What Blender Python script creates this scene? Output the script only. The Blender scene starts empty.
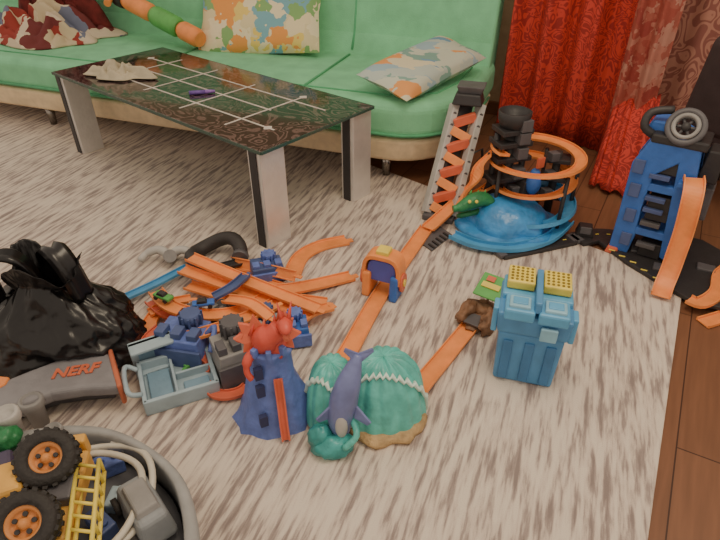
import bpy, math, random
from mathutils import Vector, Matrix, noise
RN = random.Random(7)
PI = math.pi
V = Vector
H, TH, F = 1.2, math.radians(35), 565.0
CT, ST = math.cos(TH), math.sin(TH)
ZR = 0.012   # top of the rug
def ray(u, v):
    x, y = (u-360)/F, (270-v)/F
    return V((x, CT+y*ST, -ST+y*CT))
def fl(u, v, z=ZR):
    d = ray(u, v); t = (H-z)/-d.z
    return V((d.x*t, d.y*t, z))
C = bpy.context.scene.collection
# ------------------------------------------------------------ materials
def lin(c):
    return tuple(((x/255)/12.92 if x/255 <= .04045 else ((x/255+.055)/1.055)**2.4) for x in c)+(1,)
MATS = {}
def newmat(name):
    m = bpy.data.materials.new(name); m.use_nodes = True
    return m, m.node_tree.nodes, m.node_tree.links, m.node_tree.nodes['Principled BSDF']
def plastic(name, col, rough=.38, var=.12, scale=18, bump=.15, metal=0, bscale=60, coat=0, trans=0):
    if name in MATS: return MATS[name]
    m, N, L, P = newmat(name)
    tc = N.new('ShaderNodeTexCoord'); nz = N.new('ShaderNodeTexNoise'); nz.inputs['Scale'].default_value = scale
    nz.inputs['Detail'].default_value = 4
    L.new(tc.outputs['Object'], nz.inputs['Vector'])
    rp = N.new('ShaderNodeValToRGB'); c = lin(col)
    rp.color_ramp.elements[0].position = .3; rp.color_ramp.elements[1].position = .7
    rp.color_ramp.elements[0].color = tuple(x*(1-var) for x in c[:3])+(1,)
    rp.color_ramp.elements[1].color = tuple(min(1, x*(1+var)) for x in c[:3])+(1,)
    L.new(nz.outputs['Fac'], rp.inputs['Fac']); L.new(rp.outputs['Color'], P.inputs['Base Color'])
    n2 = N.new('ShaderNodeTexNoise'); n2.inputs['Scale'].default_value = bscale; L.new(tc.outputs['Object'], n2.inputs['Vector'])
    bp = N.new('ShaderNodeBump'); bp.inputs['Strength'].default_value = bump; bp.inputs['Distance'].default_value = .01
    L.new(n2.outputs['Fac'], bp.inputs['Height']); L.new(bp.outputs['Normal'], P.inputs['Normal'])
    P.inputs['Roughness'].default_value = rough; P.inputs['Metallic'].default_value = metal
    P.inputs['Coat Weight'].default_value = coat
    MATS[name] = m
    return m
def multi(name, cols, scale=8, rough=.8, kind='voronoi', stretch=(1,1,1), bump=.2):
    m, N, L, P = newmat(name)
    tc = N.new('ShaderNodeTexCoord'); mp = N.new('ShaderNodeMapping'); mp.inputs['Scale'].default_value = stretch
    L.new(tc.outputs['Object'], mp.inputs['Vector'])
    nz = N.new('ShaderNodeTexNoise'); nz.inputs['Scale'].default_value = scale*1.2
    L.new(mp.outputs['Vector'], nz.inputs['Vector'])
    mx = N.new('ShaderNodeMix'); mx.data_type = 'VECTOR'; mx.inputs['Factor'].default_value = .12
    L.new(mp.outputs['Vector'], mx.inputs['A']); L.new(nz.outputs['Color'], mx.inputs['B'])
    vo = N.new('ShaderNodeTexVoronoi'); vo.inputs['Scale'].default_value = scale
    L.new(mx.outputs['Result'], vo.inputs['Vector'])
    sp = N.new('ShaderNodeSeparateColor'); L.new(vo.outputs['Color'], sp.inputs['Color'])
    rp = N.new('ShaderNodeValToRGB'); rp.color_ramp.interpolation = 'CONSTANT'
    e = rp.color_ramp.elements
    e[0].position = 0; e[0].color = lin(cols[0]); e[1].position = 1/len(cols); e[1].color = lin(cols[1])
    for i in range(2, len(cols)):
        q = e.new(i/len(cols)); q.color = lin(cols[i])
    L.new(sp.outputs['Red'], rp.inputs['Fac']); L.new(rp.outputs['Color'], P.inputs['Base Color'])
    bp = N.new('ShaderNodeBump'); bp.inputs['Strength'].default_value = bump; bp.inputs['Distance'].default_value = .02
    L.new(nz.outputs['Fac'], bp.inputs['Height']); L.new(bp.outputs['Normal'], P.inputs['Normal'])
    P.inputs['Roughness'].default_value = rough
    return m
def rug_mat():
    m, N, L, P = newmat('rug_pile')
    tc = N.new('ShaderNodeTexCoord')
    def nse(sx, sy, det, rot=math.radians(-70), dis=0):
        r = N.new('ShaderNodeMapping'); r.inputs['Rotation'].default_value = (0, 0, rot)
        L.new(tc.outputs['Object'], r.inputs['Vector'])
        mp = N.new('ShaderNodeMapping'); mp.inputs['Scale'].default_value = (sx, sy, 1)
        L.new(r.outputs['Vector'], mp.inputs['Vector'])
        n = N.new('ShaderNodeTexNoise'); n.inputs['Scale'].default_value = 1; n.inputs['Detail'].default_value = det
        n.inputs['Roughness'].default_value = .55; n.inputs['Distortion'].default_value = dis
        L.new(mp.outputs['Vector'], n.inputs['Vector']); return n
    a = nse(7.5, 58, 3.0); b = nse(1.6, 6, 2); f = nse(300, 300, 2)
    def math_(op, x, y):
        q = N.new('ShaderNodeMath'); q.operation = op
        for i, k in enumerate((x, y)):
            if isinstance(k, (int, float)): q.inputs[i].default_value = k
            else: L.new(k, q.inputs[i])
        return q.outputs[0]
    s = math_('ADD', math_('MULTIPLY', a.outputs['Fac'], 1.0), math_('MULTIPLY', math_('SUBTRACT', b.outputs['Fac'], .5), .26))
    s = math_('ADD', s, math_('MULTIPLY', math_('SUBTRACT', f.outputs['Fac'], .5), .08))
    rp = N.new('ShaderNodeValToRGB'); e = rp.color_ramp.elements
    e[0].position = .33; e[0].color = lin((138, 124, 120)); e[1].position = .60; e[1].color = lin((216, 203, 188))
    q = e.new(.42); q.color = lin((164, 149, 142)); q = e.new(.50); q.color = lin((203, 188, 175))
    L.new(s, rp.inputs['Fac']); L.new(rp.outputs['Color'], P.inputs['Base Color'])
    bp = N.new('ShaderNodeBump'); bp.inputs['Strength'].default_value = .35; bp.inputs['Distance'].default_value = .006
    L.new(f.outputs['Fac'], bp.inputs['Height']); L.new(bp.outputs['Normal'], P.inputs['Normal'])
    P.inputs['Roughness'].default_value = .95; P.inputs['Sheen Weight'].default_value = .15
    return m
def wood_mat():
    m, N, L, P = newmat('laminate')
    tc = N.new('ShaderNodeTexCoord'); mp = N.new('ShaderNodeMapping'); mp.inputs['Rotation'].default_value = (0, 0, math.radians(-61))
    L.new(tc.outputs['Object'], mp.inputs['Vector'])
    br = N.new('ShaderNodeTexBrick'); br.inputs['Scale'].default_value = 1; br.inputs['Brick Width'].default_value = 1.2
    br.inputs['Row Height'].default_value = .13; br.inputs['Mortar Size'].default_value = .002
    br.inputs['Color1'].default_value = lin((148, 104, 78)); br.inputs['Color2'].default_value = lin((134, 92, 68)); br.inputs['Mortar'].default_value = lin((78, 52, 40))
    L.new(mp.outputs['Vector'], br.inputs['Vector'])
    m2 = N.new('ShaderNodeMapping'); m2.inputs['Scale'].default_value = (3, 40, 1); L.new(mp.outputs['Vector'], m2.inputs['Vector'])
    nz = N.new('ShaderNodeTexNoise'); nz.inputs['Scale'].default_value = 1.5; nz.inputs['Detail'].default_value = 5; L.new(m2.outputs['Vector'], nz.inputs['Vector'])
    mx = N.new('ShaderNodeMix'); mx.data_type = 'RGBA'; mx.blend_type = 'MULTIPLY'; mx.inputs['Factor'].default_value = .5
    L.new(br.outputs['Color'], mx.inputs['A']); L.new(nz.outputs['Fac'], mx.inputs['B']); L.new(mx.outputs['Result'], P.inputs['Base Color'])
    P.inputs['Roughness'].default_value = .42
    return m
def lace_mat(name, c1, c2, scale=14, rough=.8):
    m, N, L, P = newmat(name)
    tc = N.new('ShaderNodeTexCoord')
    nz = N.new('ShaderNodeTexNoise'); nz.inputs['Scale'].default_value = scale*.6; nz.inputs['Detail'].default_value = 1; nz.inputs['Distortion'].default_value = 2.5
    L.new(tc.outputs['Object'], nz.inputs['Vector'])
    a = N.new('ShaderNodeMath'); a.operation = 'MULTIPLY'; L.new(nz.outputs['Fac'], a.inputs[0]); a.inputs[1].default_value = 6
    b = N.new('ShaderNodeMath'); b.operation = 'PINGPONG'; L.new(a.outputs[0], b.inputs[0]); b.inputs[1].default_value = .5
    c = N.new('ShaderNodeMath'); c.operation = 'MULTIPLY'; L.new(b.outputs[0], c.inputs[0]); c.inputs[1].default_value = 2
    rp = N.new('ShaderNodeValToRGB'); e = rp.color_ramp.elements
    e[0].position = .45; e[0].color = lin(c1); e[1].position = .6; e[1].color = lin(c2)
    L.new(c.outputs[0], rp.inputs['Fac']); L.new(rp.outputs['Color'], P.inputs['Base Color'])
    P.inputs['Roughness'].default_value = rough
    return m
ORANGE = plastic('orange_plastic', (238, 146, 82), .48)
REDOR = plastic('red_orange_plastic', (212, 106, 78), .48)
BLUE = plastic('blue_plastic', (60, 108, 188), .45)
SKY = plastic('sky_blue_plastic', (78, 152, 202), .42)
SEAB = plastic('sea_blue_plastic', (62, 138, 200), .3, var=.3, scale=14, bump=.6, bscale=30)
BIN = plastic('bin_blue_plastic', (80, 140, 188), .5)
BINL = plastic('bin_light_blue_plastic', (140, 188, 210), .5)
BINR = plastic('bin_roof_blue', (94, 166, 210), .45)
SLATE = plastic('slate_blue_plastic', (98, 118, 186), .5, var=.22, scale=24, bump=.4)
NAVY = plastic('navy_plastic', (76, 92, 138), .5)
PALE = plastic('pale_blue_grey_plastic', (160, 180, 190), .5)
TEAL = plastic('teal_plastic', (92, 184, 174), .36, var=.25, scale=26, bump=.35, bscale=45)
TEALD = plastic('dark_teal_plastic', (64, 156, 154), .36, var=.3, scale=20, bump=.4, bscale=50)
SHARK = plastic('shark_blue_grey', (112, 120, 168), .38, var=.2, scale=20)
WHITE = plastic('white_plastic', (214, 206, 192), .5)
SAND = plastic('sand_plastic', (180, 150, 108), .7, var=.3, scale=40, bump=.8)
BLACK = plastic('black_plastic', (50, 48, 50), .5)
DGREY = plastic('dark_grey_plastic', (90, 88, 92), .5)
GREY = plastic('grey_plastic', (140, 138, 137), .5)
LGREY = plastic('light_grey_plastic', (180, 177, 173), .5)
YEL = plastic('yellow_plastic', (230, 208, 92), .5)
GREEN = plastic('green_plastic', (92, 168, 86), .45)
DGREEN = plastic('dark_green_plastic', (44, 124, 76), .42, var=.3, bump=.5)
RED = plastic('red_plastic', (204, 82, 66), .45)
BROWN = plastic('brown_plastic', (128, 94, 70), .6, var=.35, scale=30, bump=.7)
PURPLE = plastic('purple_plastic', (112, 84, 162), .45)
SILVER = plastic('brushed_silver', (228, 226, 224), .32, metal=.6, var=.05)
CHROME = plastic('dull_chrome', (150, 145, 140), .2, metal=.9)
SOFA = plastic('green_upholstery', (130, 200, 156), .95, var=.12, scale=9, bump=.3, bscale=220)
SEAM = plastic('green_piping', (90, 168, 124), .9)
BEIGE = plastic('beige_upholstery', (228, 206, 172), .9, bump=.3, bscale=200)
RUBBER = plastic('tyre_rubber', (46, 43, 42), .7, bump=.4, bscale=90)
BAGM = plastic('black_bag_film', (24, 23, 25), .28, var=.3, bump=.25, bscale=18, scale=6)
DARKFAB = plastic('dark_chair_fabric', (62, 48, 50), .9)
# ------------------------------------------------------------ mesh tools
def cr(pts, n=8, closed=False):
    P = [V(p) for p in pts]; out = []
    m = len(P)
    for i in range(m if closed else m-1):
        if closed: a, b, c, d = P[(i-1) % m], P[i], P[(i+1) % m], P[(i+2) % m]
        else: a, b, c, d = P[max(i-1, 0)], P[i], P[i+1], P[min(i+2, m-1)]
        for k in range(n):
            t = k/n
            out.append(.5*((2*b)+(c-a)*t+(2*a-5*b+4*c-d)*t*t+(3*b-a-3*c+d)*t**3))
    if not closed: out.append(P[-1])
    return out
class MB:
    def __init__(s): s.v = []; s.f = []; s.sm = []
    def add(s, vs, fs, smooth=False, M=None):
        o = len(s.v)
        for p in vs:
            p = V(p); s.v.append(M @ p if M else p)
        for f in fs: s.f.append([i+o for i in f]); s.sm.append(smooth)
        return s
    def box(s, c, d, rz=0, M=None, tx=1, ty=1):
        x, y, z = d[0]/2, d[1]/2, d[2]/2
        vs = [(-x,-y,-z),(x,-y,-z),(x,y,-z),(-x,y,-z),(-x*tx,-y*ty,z),(x*tx,-y*ty,z),(x*tx,y*ty,z),(-x*tx,y*ty,z)]
        T = Matrix.Translation(V(c)) @ Matrix.Rotation(rz, 4, 'Z')
        if M: T = T @ M
        return s.add(vs, [(3,2,1,0),(4,5,6,7),(0,1,5,4),(1,2,6,5),(2,3,7,6),(3,0,4,7)], M=T)
    def tube(s, pts, r, n=10, closed=False):
        P = [V(p) for p in pts]; m = len(P)
        rr = r if isinstance(r, (list, tuple)) else [r]*m
        U = None; vs = []
        for i in range(m):
            a = P[i-1] if (i > 0 or closed) else P[i]; b = P[(i+1) % m] if (i < m-1 or closed) else P[i]
            T = (b-a).normalized()
            if U is None: U = T.orthogonal().normalized()
            U = (U - T*U.dot(T)).normalized(); W = T.cross(U)
            for k in range(n):
                q = 2*PI*k/n; vs.append(P[i]+(U*math.cos(q)+W*math.sin(q))*rr[i])
        fs = []
        for i in range(m if closed else m-1):
            j = (i+1) % m
            for k in range(n): fs.append((i*n+k, i*n+(k+1) % n, j*n+(k+1) % n, j*n+k))
        s.add(vs, fs, True)
        if not closed:
            o = len(s.v)-m*n
            s.f.append([o+k for k in range(n)][::-1]); s.sm.append(False)
            s.f.append([o+(m-1)*n+k for k in range(n)]); s.sm.append(False)
        return s
    def cyl(s, a, b, r0, r1=None, n=20): return s.tube([a, b], [r0, r0 if r1 is None else r1], n)
    def lathe(s, prof, c=(0,0,0), n=32, sx=1, sy=1, M=None, wob=0, seed=0, folds=0):
        vs = []; fs = []; m = len(prof); c = V(c)
        for k in range(n):
            q = 2*PI*k/n
            for (r, z) in prof:
                rr = r*(1+wob*noise.noise(V((math.cos(q)*2.2+seed, math.sin(q)*2.2, z*14))))
                if folds: rr *= 1+.16*math.sin(q*folds+z*9)
                p = V((math.cos(q)*rr*sx, math.sin(q)*rr*sy, z))
                vs.append((M @ p if M else p)+c)
        for k in range(n):
            j = (k+1) % n
            for i in range(m-1): fs.append((k*m+i, j*m+i, j*m+i+1, k*m+i+1))
        return s.add(vs, fs, True)
    def prism(s, poly, z0, z1, top=None, M=None):
        n = len(poly); tp = top or poly
        vs = [(p[0], p[1], z0) for p in poly]+[(p[0], p[1], z1) for p in tp]
        a = sum(poly[i][0]*poly[(i+1) % n][1]-poly[(i+1) % n][0]*poly[i][1] for i in range(n))
        fs = [tuple(range(n))[::-1], tuple(range(n, 2*n))]+[(i, (i+1) % n, (i+1) % n+n, i+n) for i in range(n)]
        if a < 0: fs = [f[::-1] for f in fs]
        return s.add(vs, fs, M=M)
    def ell(s, c, r, M=None, n=20, m=12, wob=0, fr=8, seed=0):
        vs = []; fs = []; c = V(c)
        for i in range(m+1):
            a = PI*i/m
            for k in range(n):
                q = 2*PI*k/n
                d = V((math.sin(a)*math.cos(q), math.sin(a)*math.sin(q), -math.cos(a)))
                w = 1+wob*noise.noise(d*fr/4+V((seed, 0, 0)))
                p = V((d.x*r[0]*w, d.y*r[1]*w, d.z*r[2]*w))
                vs.append((M @ p if M else p)+c)
        for i in range(m):
            for k in range(n): fs.append((i*n+k, i*n+(k+1) % n, (i+1)*n+(k+1) % n, (i+1)*n+k))
        return s.add(vs, fs, True)
    def sweep(s, pts, prof, up=None, closed=False, smooth=False):
        P = [V(p) for p in pts]; m = len(P); n = len(prof); vs = []; fs = []
        for i in range(m):
            a = P[i-1] if (i > 0 or closed) else P[i]; b = P[(i+1) % m] if (i < m-1 or closed) else P[i]
            T = (b-a).normalized()
            U = V(up[i]) if isinstance(up, list) else V(up or (0, 0, 1))
            S = T.cross(U).normalized(); W = S.cross(T)
            for (x, y) in prof: vs.append(P[i]+S*x+W*y)
        for i in range(m if closed else m-1):
            j = (i+1) % m
            for k in range(n): fs.append((i*n+k, j*n+k, j*n+(k+1) % n, i*n+(k+1) % n))
        if not closed: fs += [tuple(range(n)), tuple((m-1)*n+k for k in range(n))[::-1]]
        return s.add(vs, fs, smooth)
    def track(s, pts, w=.05, up=None, closed=False, h=.011):
        a = w/2; t = .004
        return s.sweep(pts, [(-a,0),(a,0),(a,h),(a-t,h),(a-t,.0035),(-a+t,.0035),(-a+t,h),(-a,h)], up, closed)
    def grid(s, fn, nu, nv, thick=0):
        vs = [fn(i/nu, j/nv) for j in range(nv+1) for i in range(nu+1)]
        fs = [(j*(nu+1)+i, j*(nu+1)+i+1, (j+1)*(nu+1)+i+1, (j+1)*(nu+1)+i) for j in range(nv) for i in range(nu)]
        return s.add(vs, fs, True)
def rotv(a, ax): return Matrix.Rotation(a, 4, ax)
def rootm(o):
    while o.parent: o = o.parent
    return Matrix.Translation(o.location) @ Matrix.Rotation(o.rotation_euler.z, 4, 'Z')
def tag(o, label, cat, group=None):
    o['label'] = label; o['category'] = cat
    if group: o['group'] = group
def thing(name, label, cat, loc, rz=0, group=None, scale=None):
    o = bpy.data.objects.new(name, None); C.objects.link(o); o.location = loc; o.rotation_euler = (0, 0, rz)
    if scale: o.scale = scale
    o.empty_display_size = .05; tag(o, label, cat, group); return o
def part(name, mb, mat, parent, bev=0, world=False, sub=0, solid=0, label=None, seg=2):
    vs = mb.v
    if world and parent:
        I = rootm(parent).inverted(); vs = [I @ p for p in vs]
    me = bpy.data.meshes.new(name); me.from_pydata([tuple(p) for p in vs], [], mb.f)
    me.polygons.foreach_set('use_smooth', mb.sm); me.materials.append(mat); me.update()
    o = bpy.data.objects.new(name, me); C.objects.link(o)
    if parent: o.parent = parent
    if solid:
        q = o.modifiers.new('solid', 'SOLIDIFY'); q.thickness = solid; q.offset = 0
    if bev:
        q = o.modifiers.new('bevel', 'BEVEL'); q.width = bev; q.segments = seg; q.limit_method = 'ANGLE'; q.angle_limit = math.radians(40)
    if sub:
        q = o.modifiers.new('sub', 'SUBSURF'); q.levels = sub; q.render_levels = sub
    if label: o['label'] = label
    return o
def solo(name, mb, mat, label, cat, group=None, **k):
    xs = [p.x for p in mb.v]; ys = [p.y for p in mb.v]; zs = [p.z for p in mb.v]
    c = V(((min(xs)+max(xs))/2, (min(ys)+max(ys))/2, min(zs)))
    mb.v = [p-c for p in mb.v]
    o = part(name, mb, mat, None, **k); o.location = c; tag(o, label, cat, group); return o
def struct(name, mb, mat, **k):
    o = part(name, mb, mat, None, **k); o['kind'] = 'structure'; return o
def lerp(a, b, t): return V(a)*(1-t)+V(b)*t
# ------------------------------------------------------------ setting
WD = V((math.cos(math.radians(-30)), math.sin(math.radians(-30)), 0)); WN = V((-WD.y, WD.x, 0))
WC = V((.98, 3.40, 0))-WN*.2
fm = MB(); fm.prism([(-4, -1.5), (4, -1.5), (4, 6.5), (-4, 6.5)], -.05, 0)
struct('floor', fm, wood_mat())
wm = MB(); wm.box(WC+V((0, 0, 1.25))+WN*.15, (8, .1, 2.6), math.radians(-30))
struct('wall_back', wm, plastic('wallpaper', (176, 150, 122), .9))
bm_ = MB(); bm_.box(WC+V((0, 0, .04))+WN*.09, (7.9, .02, .08), math.radians(-30))
struct('baseboard_back', bm_, plastic('baseboard_wood', (110, 70, 44), .5), bev=.004)
C1 = V((1.158, 1.632, 0)); rd = V((.483, .8756, 0)); rb = V((-.748, .664, 0))
C2 = C1-rd*2.5
mb = MB(); mb.prism([tuple(p[:2]) for p in (C1, C1+rb*4.6, C2+rb*4.6, C2)], 0.0, ZR)
solo('rug', mb, rug_mat(), 'large beige rug with ragged grey-brown streaks covering most of the floor', 'rug', bev=.004)
# ------------------------------------------------------------ coffee table
t = thing('coffee_table', 'black glass coffee table with silver slab legs in front of the green sofa', 'table', (-.717, 2.545, ZR), math.radians(-40))
L_, W_, TZ = 1.50, .62, .405
GLASS, N, L, P = newmat('black_patterned_glass')
tc = N.new('ShaderNodeTexCoord'); nz = N.new('ShaderNodeTexNoise'); nz.inputs['Scale'].default_value = 6; nz.inputs['Distortion'].default_value = 3.0; nz.inputs['Detail'].default_value = 0
L.new(tc.outputs['Object'], nz.inputs['Vector'])
a = N.new('ShaderNodeMath'); a.operation = 'MULTIPLY'; a.inputs[1].default_value = 6; L.new(nz.outputs['Fac'], a.inputs[0])
b = N.new('ShaderNodeMath'); b.operation = 'PINGPONG'; b.inputs[1].default_value = .5; L.new(a.outputs[0], b.inputs[0])
rp = N.new('ShaderNodeValToRGB'); rp.color_ramp.elements[0].position = .28; rp.color_ramp.elements[0].color = lin((36, 28, 30)); rp.color_ramp.elements[1].position = .36; rp.color_ramp.elements[1].color = lin((100, 80, 78))
L.new(b.outputs[0], rp.inputs['Fac']); L.new(rp.outputs['Color'], P.inputs['Base Color']); P.inputs['Roughness'].default_value = .12; P.inputs['Coat Weight'].default_value = .3
g = part('tabletop', MB().box((0, 0, TZ-.006), (L_, W_, .012)), GLASS, t, bev=.003)
eb = MB()
for sy in (-1, 1): eb.box((0, sy*(W_/2+.002), TZ-.006), (L_, .004, .011))
for sx in (-1, 1): eb.box((sx*(L_/2+.002), 0, TZ-.006), (.004, W_, .011))
part('glass_edge', eb, plastic('glass_edge', (60, 84, 76), .1), g)
INL = plastic('inlay', (206, 198, 192), .4)
for y in (-.14, .0, .14): part('inlay_line', MB().box((0.02*(y != 0), y, TZ+.0006), (L_*(.82 if y else .62), .009, .0012)), INL, t)
for x in (-.45, -.16, .16, .45): part('inlay_line', MB().box((x, .02 if x < 0 else -.02, TZ+.0008), (.009, W_*.66, .0012)), INL, t)
for x, y in ((.60, -.14), (-.60, .14), (.45, .2), (-.45, -.2)): part('corner_mark', MB().box((x, y, TZ+.001), (.03, .03, .0015), .78), INL, t)
for sx in (-1, 1):
    for sy in (-1, 1):
        x, y = sx*(L_/2-.045), sy*(W_/2-.06)
        lg = part('leg', MB().box((x, y, (TZ-.012)/2), (.07, .115, TZ-.012)), SILVER, t, bev=.003)
        part('dark_face', MB().box((x-.004, y-.059, (TZ-.012)/2), (.038, .005, TZ-.014)), BLACK, lg)
def crumple(c, rx, ry, rz, h, seed, fr=9, lobes=4, nu=46):
    mb = MB()
    def fn(i, j):
        u, v = i*2-1, j*2-1
        q = math.atan2(v, u); rad = 1+.16*math.sin(lobes*q+seed)+.08*math.sin(7*q+seed*2)
        k = max(abs(u), abs(v))/max(1e-6, math.hypot(u, v)); u2, v2 = u*k, v*k
        x, y = u2*rx*rad, v2*ry*rad
        n = abs(noise.noise(V((u*fr*.3+seed, v*fr*.3, 0))))*1.4+.35*abs(noise.noise(V((u*fr*.7+seed, v*fr*.7, 3))))
        e = max(0, 1-max(abs(u), abs(v))**2.5)
        p = rotv(rz, 'Z') @ V((x, y, .004+h*e*(n+.35)))
        return V(c)+p
    mb.grid(fn, nu, nu); return mb
tz = ZR+TZ
c0 = fl(122, 77, tz)
solo('cloth', crumple(c0+V((0, 0, .003)), .16, .075, math.radians(-8), .06, 2.0, fr=7), plastic('cream_cloth', (190, 180, 156), .95), 'crumpled cream cloth lying on the black glass tabletop', 'cloth', solid=.003)
a, b = fl(189, 93, tz+.009), fl(215, 91, tz+.009)
s = thing('marker_pen', 'purple marker pen lying on the black glass tabletop', 'pen', (a+b)/2-V((0, 0, .009)))
part('barrel', MB().tube([a, lerp(a, b, .62)], .009), PURPLE, s, world=True)
part('cap', MB().tube([lerp(a, b, .62), b], [.0095, .006]), plastic('lilac_plastic', (150, 110, 190), .4), s, world=True)
# ------------------------------------------------------------ sofa
sr = thing('sofa', 'long bright green sofa with beige lower rail and rounded right end', 'sofa', (.18, 2.36, 0), math.radians(-20))
def foot(x0, x1, y1, r, ex):
    pts = [(x0, 0)]
    for k in range(9):
        q = -PI/2+PI/2*k/8; pts.append((x1-r+math.cos(q)*r+0, r*1.15+math.sin(q)*r*1.15))
    pts += [(x1+ex, y1), (x0, y1)]; return pts
part('seat', MB().prism(foot(-3.2, .26, .85, .32, .01), .235, .40), SOFA, sr, bev=.045, seg=5)
part('base', MB().prism([(x*1, y+.03) for x, y in foot(-3.2, .23, .80, .32, .01)], .12, .236, top=[(x, y+.005) for x, y in foot(-3.2, .255, .83, .32, .01)]), BEIGE, sr, bev=.02, seg=3)
bk = MB(); pr = [(.68, .33), (.70, .30), (.93, .30), (1.0, .86), (.97, .92), (.90, .93), (.84, .88), (.76, .50)]
bk.add([(-3.2, y, z) for y, z in pr]+[(.25, y, z) for y, z in pr], [tuple(range(8)), tuple(range(8, 16))[::-1]]+[(i, i+8, (i+1) % 8+8, (i+1) % 8) for i in range(8)])
part('backrest', bk, SOFA, sr, bev=.04, seg=4)
fp = foot(-3.2, .262, .66, .32, .01)
part('piping', MB().tube([(x, y-.004, .262) for x, y in fp[:-1]], .007), SEAM, sr)
for x in (-1.35, -.50):
    part('seam', MB().tube([(x, -.004, .26), (x, .0, .37), (x, .05, .403), (x, .68, .403)], .006), SEAM, sr)
    part('seam', MB().tube([(x, .72, .42), (x, .762, .50), (x, .84, .86)], .006), SEAM, sr)
part('seam', MB().tube([(-3.1, .10, .402), (-.1, .10, .402), (.1, .2, .402), (.16, .40, .402), (.17, .66, .402)], .004), SEAM, sr)
for x, y, z in ((-2.12, .1, ZR), (-.10, .12, 0), (-2.12, .72, 0), (.1, .7, 0)):
    part('leg', MB().cyl((x, y, z), (x, y, .125), .018, .026), CHROME, sr)
def SL(x, y, z): return rootm(sr) @ V((x, y, z))
def cushion(name, label, c, w, h, th, M, mat, grp):
    mb = MB()
    for sg in (-1, 1):
        def fn(i, j):
            u, v = i*2-1, j*2-1
            if sg < 0: u = -u
            d = max(0, (1-u**4)*(1-v**4))**.55
            x = u*w/2*(1-.06*(1-abs(v))*abs(u)); y = v*h/2*(1-.06*(1-abs(u))*abs(v))
            return M @ V((x, y, sg*th/2*d*(1+.18*noise.noise(V((u*1.7, v*1.7, sg*2))))))+V(c)
        mb.grid(fn, 24, 24)
    return solo(name, mb, mat, label, 'cushion', grp)
pil_cols = [(222, 208, 170), (120, 168, 180), (226, 214, 180), (222, 150, 80), (214, 200, 160), (130, 170, 110), (224, 212, 176), (222, 196, 110)]
PILM = multi('leafy_cushion_print', pil_cols, scale=15, stretch=(1, .45, 1))
PILM2 = multi('leafy_cushion_print_small', [(176, 188, 180), (110, 150, 176), (206, 200, 170), (216, 150, 90), (150, 176, 186), (190, 196, 180), (124, 160, 150)], scale=15, stretch=(.5, 1.2, 1))
cushion('cushion', 'large leaf print cushion leaning on the middle of the green backrest', SL(-1.02, .66, .56), .74, .44, .15,
        rotv(math.radians(-20), 'Z') @ rotv(math.radians(52), 'X') @ rotv(math.radians(8), 'Z'), PILM, 'leaf print cushions')
pn, pf = fl(382, 87, .46), fl(462, 47, .51)
X = (pf-pn).normalized(); Y = V((0, 0, 1)).cross(X).normalized(); Y = (Y+V((0, 0, .22))).normalized(); Z = X.cross(Y).normalized(); Y = Z.cross(X)
PM = Matrix((X, Y, Z)).transposed().to_4x4()
cushion('cushion', 'small blue-grey leaf print cushion at the rounded right end of the sofa seat', (pn+pf)/2, .64, .28, .10, PM, PILM2, 'leaf print cushions')
BLK = multi('patchwork_blanket', [(206, 190, 168), (150, 60, 52), (196, 180, 156), (112, 118, 140), (210, 196, 170), (196, 180, 150), (110, 50, 50)], scale=9, rough=.95)
solo('blanket', crumple(fl(40, 36, .40), .50, .26, math.radians(-14), .15, 5.2, fr=9, lobes=3, nu=70), BLK, 'crumpled patchwork blanket heaped on the left of the sofa seat', 'blanket', solid=.008)
solo('blanket', crumple(SL(-2.42, .66, .44), .34, .15, math.radians(-25), .36, 1.2, fr=8, lobes=3, nu=60), plastic('maroon_fleece', (104, 36, 34), .95, var=.4), 'dark maroon blanket bunched against the left of the backrest', 'blanket', solid=.008)
a, b = SL(-2.16, .70, .68), SL(-1.28, .46, .465)
s = thing('toy_launcher', 'orange and green toy launcher tube lying across the sofa seat', 'toy', V((b.x, b.y, .405)))
part('barrel', MB().tube([lerp(a, b, q) for q in (0, .30)], .042, 20), GREEN, s, world=True)
part('collar', MB().tube([lerp(a, b, q) for q in (.26, .28, .32, .35)], [.05, .056, .056, .05], 20), BLACK, s, world=True)
part('sleeve', MB().tube([lerp(a, b, q) for q in (.34, .38, .56, .60)], [.042, .05, .05, .04], 20), ORANGE, s, world=True)
part('foregrip', MB().tube([lerp(a, b, q) for q in (.60, .63, .80, .83)], [.045, .055, .055, .045], 20), GREEN, s, world=True)
part('nozzle', MB().tube([lerp(a, b, q) for q in (.83, .86, .97, 1)], [.036, .05, .05, .04], 20), ORANGE, s, world=True)
part('grip', MB().tube([lerp(a, b, .2), lerp(a, b, .2)+V((.02, -.14, -.04))], [.026, .02], 12), ORANGE, s, world=True)
# ------------------------------------------------------------ curtains
def curtain(name, label, x0, x1, z0, z1, amp, k, off, mat, seed, lean=0, grp=None):
    mb = MB()
    def fn(i, j):
        x = x0+(x1-x0)*i+lean*j
        w = math.sin(x*k+math.sin(x*3.1+seed)*1.6)*amp*(1.25-.4*j)+amp*.4*math.sin(x*k*2.3+seed+j)
        return WC+WD*x-WN*(off+w)+V((0, 0, z0+(z1-z0)*j))
    mb.grid(fn, 150, 14)
    return solo(name, mb, mat, label, 'curtain', grp, solid=.002)
REDL = lace_mat('red_lace', (202, 66, 52), (152, 42, 36), 16)
curtain('curtain', 'dark red lace curtain hanging to the floor right of the sofa', -.01, .66, .005, 2.35, .035, 34, .20, REDL, 1.0, lean=.03)
curtain('curtain', 'pale brown patterned curtain hanging behind the red one at the right', .45, 2.0, .03, 2.35, .02, 26, .06, lace_mat('sheer_brown_lace', (184, 130, 112), (146, 90, 80), 10), 2.0)
FLOR = multi('floral_cloth', [(184, 130, 114), (160, 76, 64), (180, 116, 100), (152, 66, 58), (168, 92, 78)], scale=20)
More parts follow.
